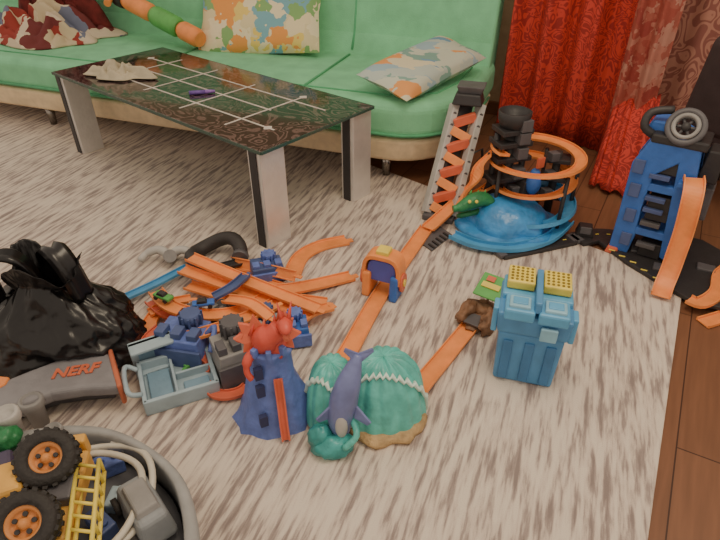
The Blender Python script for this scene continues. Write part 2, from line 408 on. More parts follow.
curtain('curtain', 'narrow rosy floral curtain panel at the right edge of the red curtain', .56, .74, .01, 2.35, .018, 60, .30, FLOR, 3.0)
# loose cloth spilling from the curtain to the floor
mb = MB(); A_, B_ = fl(588, 186, .006), fl(640, 206, .006); D_ = fl(600, 160, .0)+V((.0, .0, .30)); E_ = fl(640, 166, .0)+V((0, 0, .34))
def fn(i, j):
    p = lerp(lerp(A_, B_, i), lerp(D_, E_, i), j**.8)
    k = math.sin(i*19+math.sin(i*5)*1.5)*.022*(1-.3*j)
    return p+V((-.3*k, -k, .008+abs(k)*.6+.02*math.sin(j*PI)))
mb.grid(fn, 90, 24)
solo('cloth', mb, REDL, 'loose red cloth spilling low from the curtain onto the floor beside the blue tower', 'cloth', solid=.003)
ch = thing('armchair', 'dark upholstered chair at the right edge behind the blue toy tower', 'chair', (1.64, 2.22, 0), math.radians(-60))
part('seat', MB().box((0, 0, .34), (.46, .46, .10)), DARKFAB, ch, bev=.045, seg=5)
part('backrest', MB().box((0, -.22, .53), (.46, .10, .40), M=rotv(math.radians(8), 'X'), tx=.7), DARKFAB, ch, bev=.048, seg=6)
for x in (-.19, .19):
    for y in (-.19, .19): part('leg', MB().cyl((x, y, 0), (x, y, .30), .018, .024), BLACK, ch)
# ------------------------------------------------------------ track set: main track
def pxline(L): return [fl(u, v, z) for u, v, z in L]
mt = pxline([(427, 228, .02), (400, 266, .018), (374, 306, .018), (352, 346, .03), (344, 360, .04)])
t = thing('toy_track', 'long straight orange track running from the lift tower down to the teal shell', 'toy track', V((mt[1].x, mt[1].y, ZR)))
part('track', MB().track(cr(mt, 6), .058), ORANGE, t, world=True, bev=.0012, seg=1)
for q in (1, 2):
    d = (mt[q+1]-mt[q]).normalized(); part('connector', MB().box(mt[q]-V((0, 0, .003)), (.03, .05, .006), math.atan2(d.y, d.x)), BLUE, t, world=True)
rt = pxline([(412, 398, .055), (425, 381, .03), (445, 357, .018), (474, 322, .018)])
t = thing('toy_track', 'short orange track leading from the teal shell to the brown ramp piece', 'toy track', V((rt[2].x, rt[2].y, ZR)))
part('track', MB().track(cr(rt, 6), .056), ORANGE, t, world=True, bev=.0012, seg=1)
e = fl(478, 322); t = thing('toy_ramp_end', 'brown rocky toy ramp with a green and yellow flag at the track end', 'toy', e, math.radians(55), scale=(1.1, 1.1, 1.15))
rk = MB(); rk.ell((-.005, .035, .022), (.05, .022, .03), wob=.5, seed=1); rk.ell((-.005, -.035, .022), (.05, .022, .032), wob=.5, seed=4); rk.ell((.04, 0, .018), (.03, .05, .022), wob=.5, seed=7); rk.ell((.0, 0, .012), (.06, .035, .012), wob=.3, seed=7)
part('rock', rk, BROWN, t)
part('platform', MB().box((-.03, 0, .027), (.05, .05, .006)), DGREY, t, bev=.002)
part('post', MB().cyl((.05, .0, .0), (.055, .0, .075), .004), BROWN, t)
fg = MB().box((.065, 0, .085), (.085, .08, .006), M=rotv(-.35, 'Y'))
f_ = part('flag_board', fg, GREEN, t, bev=.003)
part('board_stripe', MB().box((.062, .0, .089), (.018, .055, .005), M=rotv(-.35, 'Y')), YEL, f_)
part('board_spot', MB().box((.085, .01, .096), (.018, .025, .006), M=rotv(-.35, 'Y')), REDOR, f_)
g0 = fl(383, 292); d = (mt[2]-mt[1]).normalized(); ga = math.atan2(d.y, d.x)
t = thing('toy_booster_gate', 'small upright orange and blue booster gate straddling the long orange track', 'toy', g0, ga, scale=(1.1, 1.1, 1.35))
for s_ in (-1, 1): part('housing', MB().box((0, s_*.045, .035), (.085, .026, .07), tx=.8), ORANGE if s_ < 0 else BLUE, t, bev=.006)
ar = []
for k in range(21):
    q = PI*k/20; cq, sq_ = math.cos(q), math.sin(q)
    ar.append((0, math.copysign(abs(cq)**.45, cq)*.05, .045+abs(sq_)**.45*.065))
part('frame', MB().sweep(ar, [(-.03, 0), (.03, 0), (.03, .012), (-.03, .012)], up=[(0, p[1], p[2]-.045+1e-4) for p in ar]), ORANGE, t, bev=.002)
ph = [(p[1]*.92, .045+(p[2]-.045)*.92) for p in ar]; n = len(ph); m = MB()
m.add([(-.022, y, z) for y, z in ph]+[(.022, y, z) for y, z in ph], [tuple(range(n))[::-1], tuple(range(n, 2*n))]+[(i, (i+1) % n, (i+1) % n+n, i+n) for i in range(n)])
part('core', m, plastic('violet_blue_plastic', (84, 94, 182), .45), t, bev=.002)
for s_ in (-1, 1):
    w = part('wheel', MB().cyl((0, s_*.059, .045), (0, s_*.068, .045), .026, n=24), REDOR, t)
    part('hub', MB().cyl((0, s_*.067, .045), (0, s_*.072, .045), .010), YEL, w)
part('badge', MB().box((-.026, 0, .085), (.008, .045, .025)), REDOR, t, bev=.002)
part('crest', MB().box((0, 0, .126), (.04, .04, .014)), YEL, t, bev=.003)
# ------------------------------------------------------------ lift tower
lb = fl(441, 214); t = thing('toy_lift_tower', 'tall leaning grey lift ramp with orange steps and a black top', 'toy', lb)
bl, br_, tl, tr = fl(426, 212, .03), fl(452, 216, .03), V((.395, 2.32, .42)), V((.50, 2.30, .42))
fwd = V((0.25, -.95, .1)).normalized()
for A, B in ((bl, tl), (br_, tr)):
    m = MB(); m.sweep([A, B], [(-.014, -.022), (.014, -.022), (.014, .022), (-.014, .022)], up=fwd)
    c = part('rail', m, LGREY, t, world=True, bev=.003)
    for k in range(9): part('rail_hole', MB().cyl(lerp(A, B, .08+k*.105)+fwd*.0205, lerp(A, B, .08+k*.105)+fwd*.0235, .008, n=12), DGREY, c, world=True)
m = MB(); m.sweep([(bl+br_)/2-fwd*.01, (tl+tr)/2-fwd*.01], [(-.03, -.004), (.03, -.004), (.03, .002), (-.03, .002)], up=fwd)
part('back_panel', m, BLACK, t, world=True)
for k in range(8):
    q = .05+k*.115; s_ = 1 if k % 2 else -1
    A, B = lerp(bl, tl, q-.04*s_)+fwd*.008, lerp(br_, tr, q+.06*s_)+fwd*.008
    A, B = lerp(A, B, .12), lerp(A, B, .88)
    m = MB(); m.sweep([A, B], [(-.018, -.012), (.018, -.012), (.018, .016), (-.018, .016)], up=fwd)
    part('step', m, REDOR if k % 2 else ORANGE, t, world=True, bev=.002)
tc_ = (tl+tr)/2
part('top_cap', MB().box(tc_+V((.0, 0, .03)), (.125, .10, .045), -.3, tx=.8, ty=.8), BLACK, t, world=True, bev=.006)
part('top_hopper', MB().box(tc_+V((.01, .01, .065)), (.09, .075, .03), -.3, tx=1.25, ty=1.25), DGREY, t, world=True, bev=.004)
part('base', MB().box(lb+V((0, .0, .012)), (.13, .15, .024), -.35), DGREY, t, world=True, bev=.004)
part('side_arm', MB().tube([lerp(br_, tr, .55), lerp(br_, tr, .55)+V((.06, .02, .02)), lerp(br_, tr, .3)+V((.10, .05, 0))], .006), BLACK, t, world=True)
p4 = [fl(u, v) for u, v in ((412, 238), (432, 252), (452, 236), (432, 222))]
t = thing('toy_track_plate', 'small dark grey plate under the start of the long orange track', 'toy', fl(440, 240))
part('plate', MB().prism([tuple((p*1)[:2]) for p in p4], ZR, ZR+.008), DGREY, t, world=True, bev=.002)
for k in range(5):
    part('rib', MB().box(lerp(p4[1], p4[2], .12+k*.18)+V((-.01, .012, .011)), (.008, .035, .006), .6), BLACK, t, world=True)
# ------------------------------------------------------------ spiral playset
sp = fl(508, 230); S = thing('toy_spiral_playset', 'blue dome playset ringed by an orange spiral track beside the lift tower', 'toy', sp)
part('base', MB().lathe([(0, 0), (.21, 0), (.215, .02), (.20, .032), (0, .032)], sp+V((0, .01, 0)), sx=1.0, sy=.75, wob=.12), SEAB, S, world=True)
part('dome', MB().lathe([(.165, .02), (.16, .05), (.138, .09), (.10, .118), (.05, .132), (0, .136)], sp+V((.0, .02, 0)), n=40, sx=1, sy=.85, wob=.16), SEAB, S, world=True)
cx = V((.59, 2.10, 0))
part('column', MB().cyl(cx+V((0, 0, ZR)), cx+V((0, 0, .40)), .026, .024), BLACK, S, world=True)
for dx in (-.06, .06): part('strut', MB().tube([cx+V((dx*1.6, .02, ZR)), cx+V((dx, 0, .16)), cx+V((dx*.9, 0, .38))], .013), BLACK, S, world=True)
for z, w in ((.12, .15), (.20, .17), (.285, .15), (.345, .14), (.395, .13)):
    pl = part('platform', MB().box(cx+V((0, 0, z)), (w, .10, .02), .3), BLACK, S, world=True, bev=.003)
    part('bracket', MB().box(cx+V((.035, -.03, z+.028)), (.045, .05, .045), .3), DGREY, pl, world=True, bev=.002)
c2 = V((.80, 2.13, 0))
part('rear_column', MB().cyl(c2+V((0, 0, 0)), c2+V((0, 0, .29)), .018, .015), BLACK, S, world=True)
for z in (.10, .18, .26):
    pl = part('platform', MB().box(c2+V((0, 0, z)), (.10, .08, .018), -.3), BLACK, S, world=True, bev=.003)
    part('bracket', MB().box(c2+V((-.03, -.03, z+.022)), (.035, .035, .035), .3), DGREY, pl, world=True, bev=.002)
part('top_cup', MB().lathe([(.03, .39), (.052, .41), (.060, .43), (.064, .465), (.058, .468), (.052, .44), (.02, .42), (0, .418)], cx+V((0, 0, 0))), BLACK, S, world=True)
rc = V((.70, 2.08, 0)); pts = []; ups = []
for k in range(90):
    q = math.radians(205)-2*PI*k/89*2.1
    r = .165-.028*max(0, k-40)/49; z = .32-.05*min(1, k/40)-.12*max(0, (k-40)/49)
    pts.append(rc+V((math.cos(q)*r, math.sin(q)*r, z))); ups.append(V((-math.cos(q)*.22, -math.sin(q)*.22, 1)))
part('spiral_track', MB().track(pts, .046, up=ups), ORANGE, S, world=True)
for q in (-60, -10, 60, 130, 200):
    a = math.radians(q); p = rc+V((math.cos(a)*.165, math.sin(a)*.165, 0))
    part('support_post', MB().tube([p+V((0, 0, 0)), p+V((0, 0, .265))], .008), BLACK, S, world=True)
pts = []; ups = []
for k in range(34):
    q = math.radians(130)-math.radians(290)*k/33
    r = .15; pts.append(rc+V((.0+math.cos(q)*r, -.03+math.sin(q)*r, .15-.10*k/33))); ups.append(V((-math.cos(q)*.3, -math.sin(q)*.3, 1)))
part('lower_spiral_track', MB().track(pts, .056, up=ups, h=.016), SKY, S, world=True)
m = MB(); m.ell(rc+V((-.01, -.04, .19)), (.03, .03, .045)); m.ell(rc+V((-.01, -.04, .235)), (.02, .02, .022))
part('lookout_capsule', m, BLUE, S, world=True)
part('capsule_stand', MB().box(rc+V((-.03, -.01, .15)), (.09, .06, .09), .4, tx=.6), BLACK, S, world=True, bev=.004)
part('red_flag', MB().box(rc+V((.0, -.05, .285)), (.035, .008, .04), .5), REDOR, S, world=True)
ch_ = cr(pxline([(492, 154, .30), (482, 165, .25), (474, 182, .18), (462, 197, .11), (447, 212, .055), (428, 229, .032)]), 6)
part('chute', MB().track(ch_, .058), ORANGE, S, world=True)
ch2 = cr(pxline([(512, 172, .19), (492, 185, .15), (474, 196, .10), (458, 205, .06)]), 6)
part('side_chute', MB().track(ch2, .048), ORANGE, S, world=True)
bl2 = cr(pxline([(452, 236, .035), (478, 246, .033), (515, 249, .03), (548, 240, .035), (568, 222, .055)]), 6)
part('front_chute', MB().track(bl2, .05, h=.016), SKY, S, world=True)
m = MB(); hp = pxline([(492, 203, .125), (483, 199, .145), (473, 201, .145), (461, 207, .13), (453, 209, .125)])
m.tube(cr(hp, 4), [.018+.014*math.sin(PI*min(1, k/13)) if k < 14 else .014 for k in range(17)], 12)
hd = part('creature_head', m, DGREEN, S, world=True)
for u in (484, 477, 470):
    p = fl(u, 195, .16); part('spike', MB().cyl(p, p+V((.004, 0, .022)), .008, .001, 8), GREEN, hd, world=True)
for u in (469, 476):
    part('eye', MB().ell(fl(u, 200, .165)+V((0, -.014, 0)), (.007, .007, .007), n=10, m=6), YEL, hd, world=True)
m = MB(); m.tube(cr(pxline([(490, 207, .09), (476, 212, .09), (457, 216, .09)]), 4), [.016]*4+[.012]*4+[.007], 10)
part('jaw', m, DGREEN, hd, world=True)
def road(label, px, w, z=0, name='toy_road_piece'):
    pts = [fl(u, v, z+.001) for u, v in px]
    t = thing(name, label, 'toy track', V((pts[0].x, pts[0].y, z)), group='black road pieces')
    b_ = part('road', MB().sweep(cr(pts, 5), [(-w/2, 0), (w/2, 0), (w/2, .014), (-w/2, .014)]), BLACK, t, world=True, bev=.002)
    c = cr(pts, 5)
    for i in range(0, len(c)-1, 2):
        part('lane_mark', MB().sweep([c[i]+V((0, 0, .0145)), lerp(c[i], c[i+1], .6)+V((0, 0, .0145))], [(-.002, 0), (.002, 0), (.002, .001), (-.002, .001)]), YEL, b_, world=True)
    for i in (0, len(c)-1): part('connector', MB().box(c[i]+V((0, 0, .012)), (.03, .05, .012), .4), DGREY, t, world=True)
road('black road strip curving in front of the blue dome', [(500, 256), (540, 248), (572, 241)], .065, ZR)
road('black road strip between the dome and the blue tower base', [(576, 241), (600, 237), (628, 240)], .09, ZR)
t = thing('toy_ramp_block', 'small black ramp block standing on the road right of the blue dome', 'toy', fl(584, 234, ZR+.015), -.3)
part('block', MB().box((0, 0, .02), (.07, .05, .04), tx=.7), BLACK, t, bev=.004)
part('gate', MB().box((0, -.026, .03), (.04, .006, .03)), DGREY, t, bev=.002)
# ------------------------------------------------------------ blue tower at right
B0 = fl(643, 256, 0); BT = thing('toy_garage_tower', 'tall blue toy car tower with an orange drop ramp on a black base', 'toy', B0)
bp = [fl(u, v, 0) for u, v in ((596, 246), (625, 268), (690, 308), (735, 318), (742, 270), (700, 246), (640, 232))]
base = part('base', MB().prism([tuple(p[:2]) for p in bp], ZR+.002, ZR+.018), BLACK, BT, world=True, bev=.003)
for u, v in ((612, 250), (622, 256), (633, 262), (644, 270), (656, 278), (668, 286)):
    part('lane_mark', MB().box(fl(u, v, ZR+.019), (.022, .006, .002), -.5), YEL, base, world=True)
for u, v in ((640, 250), (662, 268), (706, 268)): part('deck_block', MB().box(fl(u, v, ZR+.02), (.06, .045, .012), -.5), DGREY, BT, world=True, bev=.003)
ax = V((.83, -.55, 0)); ay = V((.55, .83, 0))
LX = V((-.05, 0, 0))
def tp(x, y, z): return B0+V((0, 0, ZR))+ax*x*1.05+ay*y+V((0, 0, z*1.0))+LX*(z/.45)
rzT = math.atan2(ax.y, ax.x)
for s_, yy in ((0, -.045), (1, .07)):
    fr = MB()
    lo = [(-.115, .0), (-.05, .0), (-.035, .08), (-.03, .20), (-.015, .33), (.05, .39), (.055, .02), (.11, 0), (.118, .10), (.105, .45), (.05, .48), (-.04, .455), (-.085, .36), (-.10, .16)]
    vs = [tp(x, yy-.018, z+.015) for x, z in lo]+[tp(x, yy+.018, z+.015) for x, z in lo]; n = len(lo)
    fr.add(vs, [tuple(range(n)), tuple(range(n, 2*n))[::-1]]+[(i, i+n, (i+1) % n+n, (i+1) % n) for i in range(n)])
    sf = part('side_frame', fr, BLUE, BT, world=True, bev=.005)
    for z in (.08, .18, .28, .37): part('frame_panel', MB().box(tp(-.062, yy-.022, z), (.036, .01, .05), rzT), NAVY, sf, world=True, bev=.002)
for z in (.12, .30):
    part('crossbar', MB().box(tp(.01, .01, z), (.15, .14, .03), rzT), BLUE, BT, world=True, bev=.004)
for z in (.05, .205, .24, .385):
    part('shaft_block', MB().box(tp(.02, .005, z), (.075, .12, .06), rzT), BLACK, BT, world=True, bev=.004)
for z in (.07, .16, .215, .26, .345):
    part('shaft_shelf', MB().box(tp(.005, -.055, z), (.065, .03, .016), rzT), NAVY if z > .2 else DGREY, BT, world=True, bev=.002)
part('top_deck', MB().box(tp(.04, .0, .475), (.17, .13, .03), rzT), BLACK, BT, world=True, bev=.006)
part('top_canopy', MB().box(tp(-.03, .03, .50), (.08, .10, .04), rzT, tx=.6), BLUE, BT, world=True, bev=.006)
part('top_arm', MB().tube(cr([tp(-.03, -.03, .47), tp(-.07, -.04, .50), tp(-.06, -.02, .545), tp(.0, .0, .56)], 4), .014), BLACK, BT, world=True)
part('side_gearbox', MB().box(tp(.14, .02, .40), (.06, .09, .11), rzT, tx=.8), BLACK, BT, world=True, bev=.005)
part('side_gearbox', MB().box(tp(.14, .03, .26), (.05, .08, .12), rzT, tx=.8), DGREY, BT, world=True, bev=.005)
part('rear_panel', MB().box(tp(.08, .10, .22), (.10, .02, .40), rzT), BLACK, BT, world=True, bev=.005)
wc = tp(.045, -.03, .52); wM = Matrix.Rotation(rzT, 4, 'Z') @ rotv(PI/2-.55, 'X')
w = part('carousel_wheel', MB().lathe([(.046, -.016), (.060, -.013), (.062, 0), (.060, .013), (.046, .016), (.04, 0), (.046, -.016)], wc, 32, M=wM), DGREY, BT, world=True)
part('wheel_rim', MB().lathe([(.028, -.01), (.040, -.010), (.043, .016), (.038, .022), (.030, .018), (.028, -.01)], wc, 32, M=wM), GREY, w, world=True)
part('wheel_hub', MB().lathe([(0, -.02), (.012, -.02), (.015, 0), (.012, .02), (0, .02)], wc, 20, M=wM), BLACK, w, world=True)
for k in range(6):
    a = k*PI/3; part('wheel_spoke', MB().cyl(wc, wc+(wM @ V((math.cos(a)*.034, math.sin(a)*.034, 0))), .005, n=8), DGREY, w, world=True)
rp_ = [(.10, -.07, .37), (.11, -.11, .355), (.115, -.14, .31), (.115, -.15, .22), (.11, -.165, .14), (.105, -.19, .07), (.10, -.23, .03), (.10, -.28, .014)]
pts = cr([tp(*p) for p in rp_], 5); ups = []
for i in range(len(pts)):
    T = (pts[min(i+1, len(pts)-1)]-pts[max(i-1, 0)]).normalized(); ups.append(ax.cross(T)*(1 if ax.cross(T).dot(-ay+V((0, 0, 1))) > 0 else -1))
part('drop_ramp', MB().track(pts, .062, up=ups, h=.016), ORANGE, BT, world=True)
part('ramp_bracket', MB().box(tp(.10, -.07, .345), (.08, .05, .02), rzT), BLUE, BT, world=True, bev=.004)
part('ramp_bracket', MB().tube([tp(.10, -.04, .2), tp(.10, -.11, .14), tp(.10, -.12, .03)], .01), BLUE, BT, world=True)
for x, y in ((-.10, -.055), (.10, -.055)):
    part('foot', MB().box(tp(x, y, .015), (.05, .035, .028), rzT, tx=.7), REDOR, BT, world=True, bev=.004)
cc = cr(pxline([(688, 300, .03), (700, 304, .03), (716, 294, .03), (720, 276, .03), (734, 266, .03)]), 6)
t = thing('toy_track', 'orange curved track at the foot of the blue tower by the right edge', 'toy track', V((cc[8].x, cc[8].y, .03)))
part('track', MB().track(cc, .05), ORANGE, t, world=True)
cc = cr(pxline([(702, 324, .003), (722, 318, .003), (742, 310, .003)]), 6)
t = thing('toy_track', 'loose orange track end on the wood floor at the right edge', 'toy track', V((cc[5].x, cc[5].y, 0)))
part('track', MB().track(cc, .05), ORANGE, t, world=True)
# ------------------------------------------------------------ blue bin with yellow grids
B = fl(522, 367); t = thing('toy_storage_tower', 'blue toy garage box with two yellow grid pads on top', 'toy', B, math.radians(-16), scale=(.86, .95, 1.18))
part('body', MB().box((0, 0, .075), (.188, .138, .15), tx=1.07, ty=1.05), BIN, t, bev=.008)
part('upper_body', MB().box((0, .005, .178), (.215, .16, .06), tx=1.05, ty=1.05), BIN, t, bev=.008)
part('roof', MB().box((0, .04, .213), (.215, .10, .02)), BINR, t, bev=.006)
for x in (-.05, .05): part('roof_pod', MB().box((x, -.055, .215), (.09, .08, .03)), BINR, t, bev=.006)
for x in (-.052, .052):
    p = part('roof_tray', MB().box((x*1.0, -.06, .232), (.064, .05, .012)), BINL, t, bev=.004)
    part('tray_slot', MB().box((x*1.0, -.06, .2385), (.044, .03, .004)), BINR, p, bev=.002)
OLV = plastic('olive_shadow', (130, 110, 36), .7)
for x in (-.055, .055):
    p = part('grid_pad', MB().box((x, .055, .236), (.085, .085, .022)), YEL, t, bev=.004)
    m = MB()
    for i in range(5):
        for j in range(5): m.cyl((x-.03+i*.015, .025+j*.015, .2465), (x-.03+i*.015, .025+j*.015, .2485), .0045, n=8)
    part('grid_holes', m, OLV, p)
part('centre_ridge', MB().box((0, .0, .238), (.02, .17, .03)), BIN, t, bev=.004)
DB = plastic('dark_bin_blue', (60, 116, 164), .5)
for x in (-.066, 0, .066): part('front_rib', MB().box((x, -.072, .07), (.03, .012, .12), tx=1), DB, t, bev=.003)
for x in (-.118, .118): part('side_clip', MB().box((x, -.03, .17), (.018, .05, .07)), BINR, t, bev=.004)
part('front_latch', MB().box((.045, -.092, .175), (.05, .012, .035)), BINL, t, bev=.003)
# ------------------------------------------------------------ teal shells and shark
A0 = fl(368, 424); t = thing('toy_shark_playset', 'teal ribbed shell playset with a blue-grey shark leaning on its left side', 'toy', A0, scale=(1.04, 1.04, 1.08))
def W0(u, v, z): return fl(u, v, z)
part('base', MB().lathe([(0, 0), (.10, 0), (.105, .012), (.095, .022), (0, .026)], A0+V((.04, .0, 0)), sx=1, sy=.72, wob=.2), SAND, t, world=True)
def shell(c, r, h, yaw, seed, sy=.82, ribs=15, nz_=.025, rb_=.06):
    m = MB(); n = 150; k_ = 22; vs = []; fs = []
    for i in range(n):
        q = 2*PI*i/n
        for j in range(k_+1):
            e = j/k_*PI/2
            rib = 1+rb_*abs(math.sin(q*ribs/2+e*1.1))*math.cos(e)**.5+nz_*noise.noise(V((math.cos(q)*2.5+seed, math.sin(q)*2.5, e*2)))
            rr = math.cos(e)**.62
            p = V((math.cos(q)*r*rr*rib, math.sin(q)*r*sy*rr*rib, h*math.sin(e)*rib))
            p.y += .02*math.sin(e)
            vs.append(V(c)+rotv(yaw, 'Z') @ p)
    for i in range(n):
        i2 = (i+1) % n
        for j in range(k_): fs.append((i*(k_+1)+j, i2*(k_+1)+j, i2*(k_+1)+j+1, i*(k_+1)+j+1))
    return m.add(vs, fs, True)
cR, cL = A0+V((.038, .035, .01)), A0+V((-.092, .03, .01))
sh1 = part('shell_right', shell(cR, .105, .165, .1, 1), TEAL, t, world=True)
sh2 = part('shell_left', shell(cL, .064, .15, -.05, 5, sy=1.2, ribs=11), TEAL, t, world=True)
FOAM = plastic('foam_white', (206, 226, 216), .5, var=.2, scale=60)
def jag(cc, R, sy, hh, a0, a1, up_, n=29):
    m = MB(); pts = []
    for k in range(n):
        q = a0+(a1-a0)*k/(n-1); e = .10+up_*math.sin(PI*k/(n-1))**.7+(.07 if k % 2 else -.03)
        pts.append(cc+V((math.cos(q)*R*math.cos(e)**.62*1.03, math.sin(q)*R*sy*math.cos(e)**.62*1.03+.02*math.sin(e), hh*math.sin(e)*1.03)))
    return m.tube(pts, [.004+.003*(k % 2) for k in range(n)], 8)
part('pale_rim', jag(cR, .109, .84, .165, PI*.98, PI*1.98, 1.02), FOAM, sh1, world=True)
part('pale_rim', jag(cL, .067, 1.2, .15, PI*.95, PI*1.75, .95, 19), FOAM, sh2, world=True)
SH = A0+V((-.006, .012, .015))
def sz(p): return SH+V((p[0], p[1], p[2]*1.12))
m = MB(); spn = [sz(p) for p in ((-.060, -.055, .0), (-.062, -.06, .05), (-.052, -.055, .105), (-.040, -.045, .145), (-.028, -.03, .175), (-.018, -.02, .20))]
rr = [.018, .030, .034, .029, .019, .008]
c = cr(spn, 5); rads = []
for i in range(len(c)):
    q = i/5; k = min(int(q), 4); rads.append(rr[k]+(rr[k+1]-rr[k])*(q-k))
m.tube(c, rads, 18); shk = part('shark_body', m, SHARK, t, world=True)
def fin(pts3, th=.006):
    m = MB(); P3 = [sz(p) for p in pts3]; n = len(P3); N_ = (P3[1]-P3[0]).cross(P3[2]-P3[0]).normalized()*th/2
    m.add([p-N_ for p in P3]+[p+N_ for p in P3], [tuple(range(n))[::-1], tuple(range(n, 2*n))]+[(i, (i+1) % n, (i+1) % n+n, i+n) for i in range(n)])
    return m
part('shark_fin', fin([(-.085, -.065, .095), (-.118, -.08, .070), (-.112, -.075, .058), (-.086, -.065, .06)]), SHARK, shk, world=True, bev=.002)
part('shark_fin', fin([(-.024, -.065, .10), (.012, -.09, .07), (.004, -.085, .058), (-.028, -.07, .066)]), SHARK, shk, world=True, bev=.002)
part('shark_tail', fin([(-.028, -.025, .185), (-.052, -.02, .208), (-.048, -.018, .216), (-.018, -.018, .202), (.014, -.018, .216), (.018, -.02, .208), (-.010, -.025, .185)]), SHARK, shk, world=True, bev=.002)
part('shark_belly', MB().ell(sz((-.058, -.086, .055)), (.015, .011, .036)), LGREY, shk, world=True)
m = MB(); m.ell(W0(334, 444, .03), (.052, .036, .030), wob=.25); m.ell(W0(322, 436, .045), (.030, .027, .034), wob=.2)
lp = part('wave_lip', m, TEALD, t, world=True)
m = MB(); m.tube(cr([W0(345, 448, .05), W0(357, 436, .08), W0(353, 420, .09)], 5), .008, 8)
part('wave_curl', m, TEAL, lp, world=True)
# ------------------------------------------------------------ slate tower with red dragon
D0 = fl(277, 412); t = thing('toy_castle_tower', 'slate blue rocky castle tower with a red dragon on top', 'toy', D0, math.radians(8), scale=(1.0, 1.0, 1.16))
m = MB(); m.lathe([(.112, 0), (.100, .025), (.080, .07), (.060, .12), (.048, .165), (.046, .19), (.054, .20), (.050, .205), (0, .205)], n=28, sx=1, sy=.8, wob=.28, seed=3)
tw = part('tower', m, SLATE, t)
for k in range(8):
    a = k*PI/4; part('battlement', MB().box((math.cos(a)*.048, math.sin(a)*.040, .213), (.016, .013, .022), a), SLATE, tw, bev=.002)
DW = plastic('dark_window_slate', (44, 50, 90), .6)
for z, y in ((.05, -.074), (.12, -.05), (.165, -.042)): part('window', MB().box((-.03, y, z), (.02, .014, .03), .3), DW, tw)
part('orange_strip', MB().track([(.022, -.098, .004), (.02, -.084, .04), (.018, -.060, .10), (.016, -.048, .15)], .022, up=(0, -1, .3)), REDOR, t)
m = MB(); m.tube(cr([(.035, .0, .20), (-.01, .0, .222), (.01, -.012, .242), (.034, -.01, .262), (.044, -.02, .28)], 5), [.030]*5+[.032]*5+[.024]*5+[.016]*5+[.013], 14)
dg = part('dragon_body', m, RED, t)
m = MB(); m.ell((.046, -.034, .282), (.017, .028, .014)); m.cyl((.039, -.02, .287), (.030, .006, .318), .006, .001, 8); m.cyl((.054, -.02, .287), (.064, .006, .318), .006, .001, 8)
part('dragon_head', m, RED, dg)
part('dragon_jaw', MB().tube([(.046, -.035, .27), (.046, -.058, .262)], [.011, .006], 10), REDOR, dg)
for i in range(9):
    q = i/8; p = V((.045-.09*q+.03*math.sin(q*5), .005, .272-.045*q))
    part('dragon_spike', MB().cyl(p, p+V((-.012+.004*i, .006, .034-.008*abs(i-4)/4)), .009, .001, 8), REDOR if i % 2 else RED, dg)
for sg in (-1, 1):
    w = [(0.01, .01, .23), (sg*.030, .02, .285), (sg*.040, .016, .262), (sg*.066, .015, .270), (sg*.060, .01, .246), (sg*.082, .005, .236), (sg*.058, 0, .224), (sg*.062, -.005, .204), (sg*.02, .0, .21)]
    m = MB(); n = len(w)
    m.add(w+[(x, y-.008, z) for x, y, z in w], [tuple(range(n)), tuple(range(n, 2*n))[::-1]]+[(i, i+n, (i+1) % n+n, (i+1) % n) for i in range(n)])
    part('dragon_wing', m, REDOR, dg, bev=.001)
m = MB(); m.tube(cr([(-.02, .0, .21), (-.050, -.03, .20), (-.056, -.045, .175), (-.045, -.05, .155)], 5), [.012]*8+[.008]*7+[.003], 10)
part('dragon_tail', m, RED, dg)
# ------------------------------------------------------------ pile of loose track
PG = 'loose orange track pieces in the pile'
def loose(label, px, w=.05, mat=ORANGE, name='toy_track', up=None, grp=PG):
    pts = cr([fl(u, v, z) for u, v, z in px], 7)
    zmin = min(p.z for p in pts)
    t = thing(name, label, 'toy track', V((pts[0].x, pts[0].y, zmin)), group=grp)
    tr = part('track', MB().track(pts, w, up=up), mat, t, world=True, bev=.001, seg=1)
    m = MB(); d = (pts[-1]-pts[-2]).normalized(); m.box(pts[-1]+d*.008-V((0, 0, .0)), (.03, w*.35, .004), math.atan2(d.y, d.x))
    part('tongue', m, mat, t, world=True); return t
z = ZR
loose('straight orange track highest in the loose pile', [(190, 258, .10), (250, 283, .09), (318, 310, .07)])
loose('straight orange track lying second in the loose bundle', [(182, 270, .075), (240, 291, .065), (294, 312, .055)])
loose('straight orange track at the bottom of the loose bundle', [(188, 286, .04), (250, 305, .04), (302, 326, .03)])
loose('straight orange track pointing right from the pile toward the gate', [(222, 292, .055), (290, 290, .035), (352, 277, z+.002)], .058)
loose('orange hooked curve at the top right of the pile', [(292, 276, z+.002), (301, 258, z+.002), (320, 247, z+.002), (347, 241, z+.002)], .065)
loose('orange curve sweeping over the left of the pile', [(156, 292, .06), (172, 308, .08), (205, 316, .09), (240, 312, .08), (266, 298, .06)])
loose('orange curve low at the left beside the pale tray', [(162, 308, z+.01), (150, 324, z+.01), (154, 342, z+.01), (170, 354, z+.02)], .045)
loose('orange straight piece slanting over the grey mechanism', [(188, 338, .10), (225, 327, .105), (276, 306, .09)], .045)
loose('orange straight piece lying along the top edge of the pile', [(196, 264, .02), (240, 276, .02), (284, 290, .02)], .05)
loose('orange short straight piece crossing behind the slate castle tower', [(258, 302, .02), (290, 300, .02), (326, 304, .02)], .05)
loose('orange arc under the tiny blue car', [(172, 320, .03), (200, 334, .03), (228, 334, .03), (254, 320, .03)], .045)
loose('orange wedge piece beside the red dragon', [(294, 326, .05), (310, 314, .05), (330, 308, .03)], .045)
loose('orange piece standing on edge at the back of the pile', [(232, 262, .03), (262, 268, .05), (296, 276, .06)], .04, up=(0, -.9, .5))
loose('orange S-shaped piece left of the castle tower', [(214, 352, .06), (232, 348, .07), (244, 334, .07), (262, 330, .06)], .04)
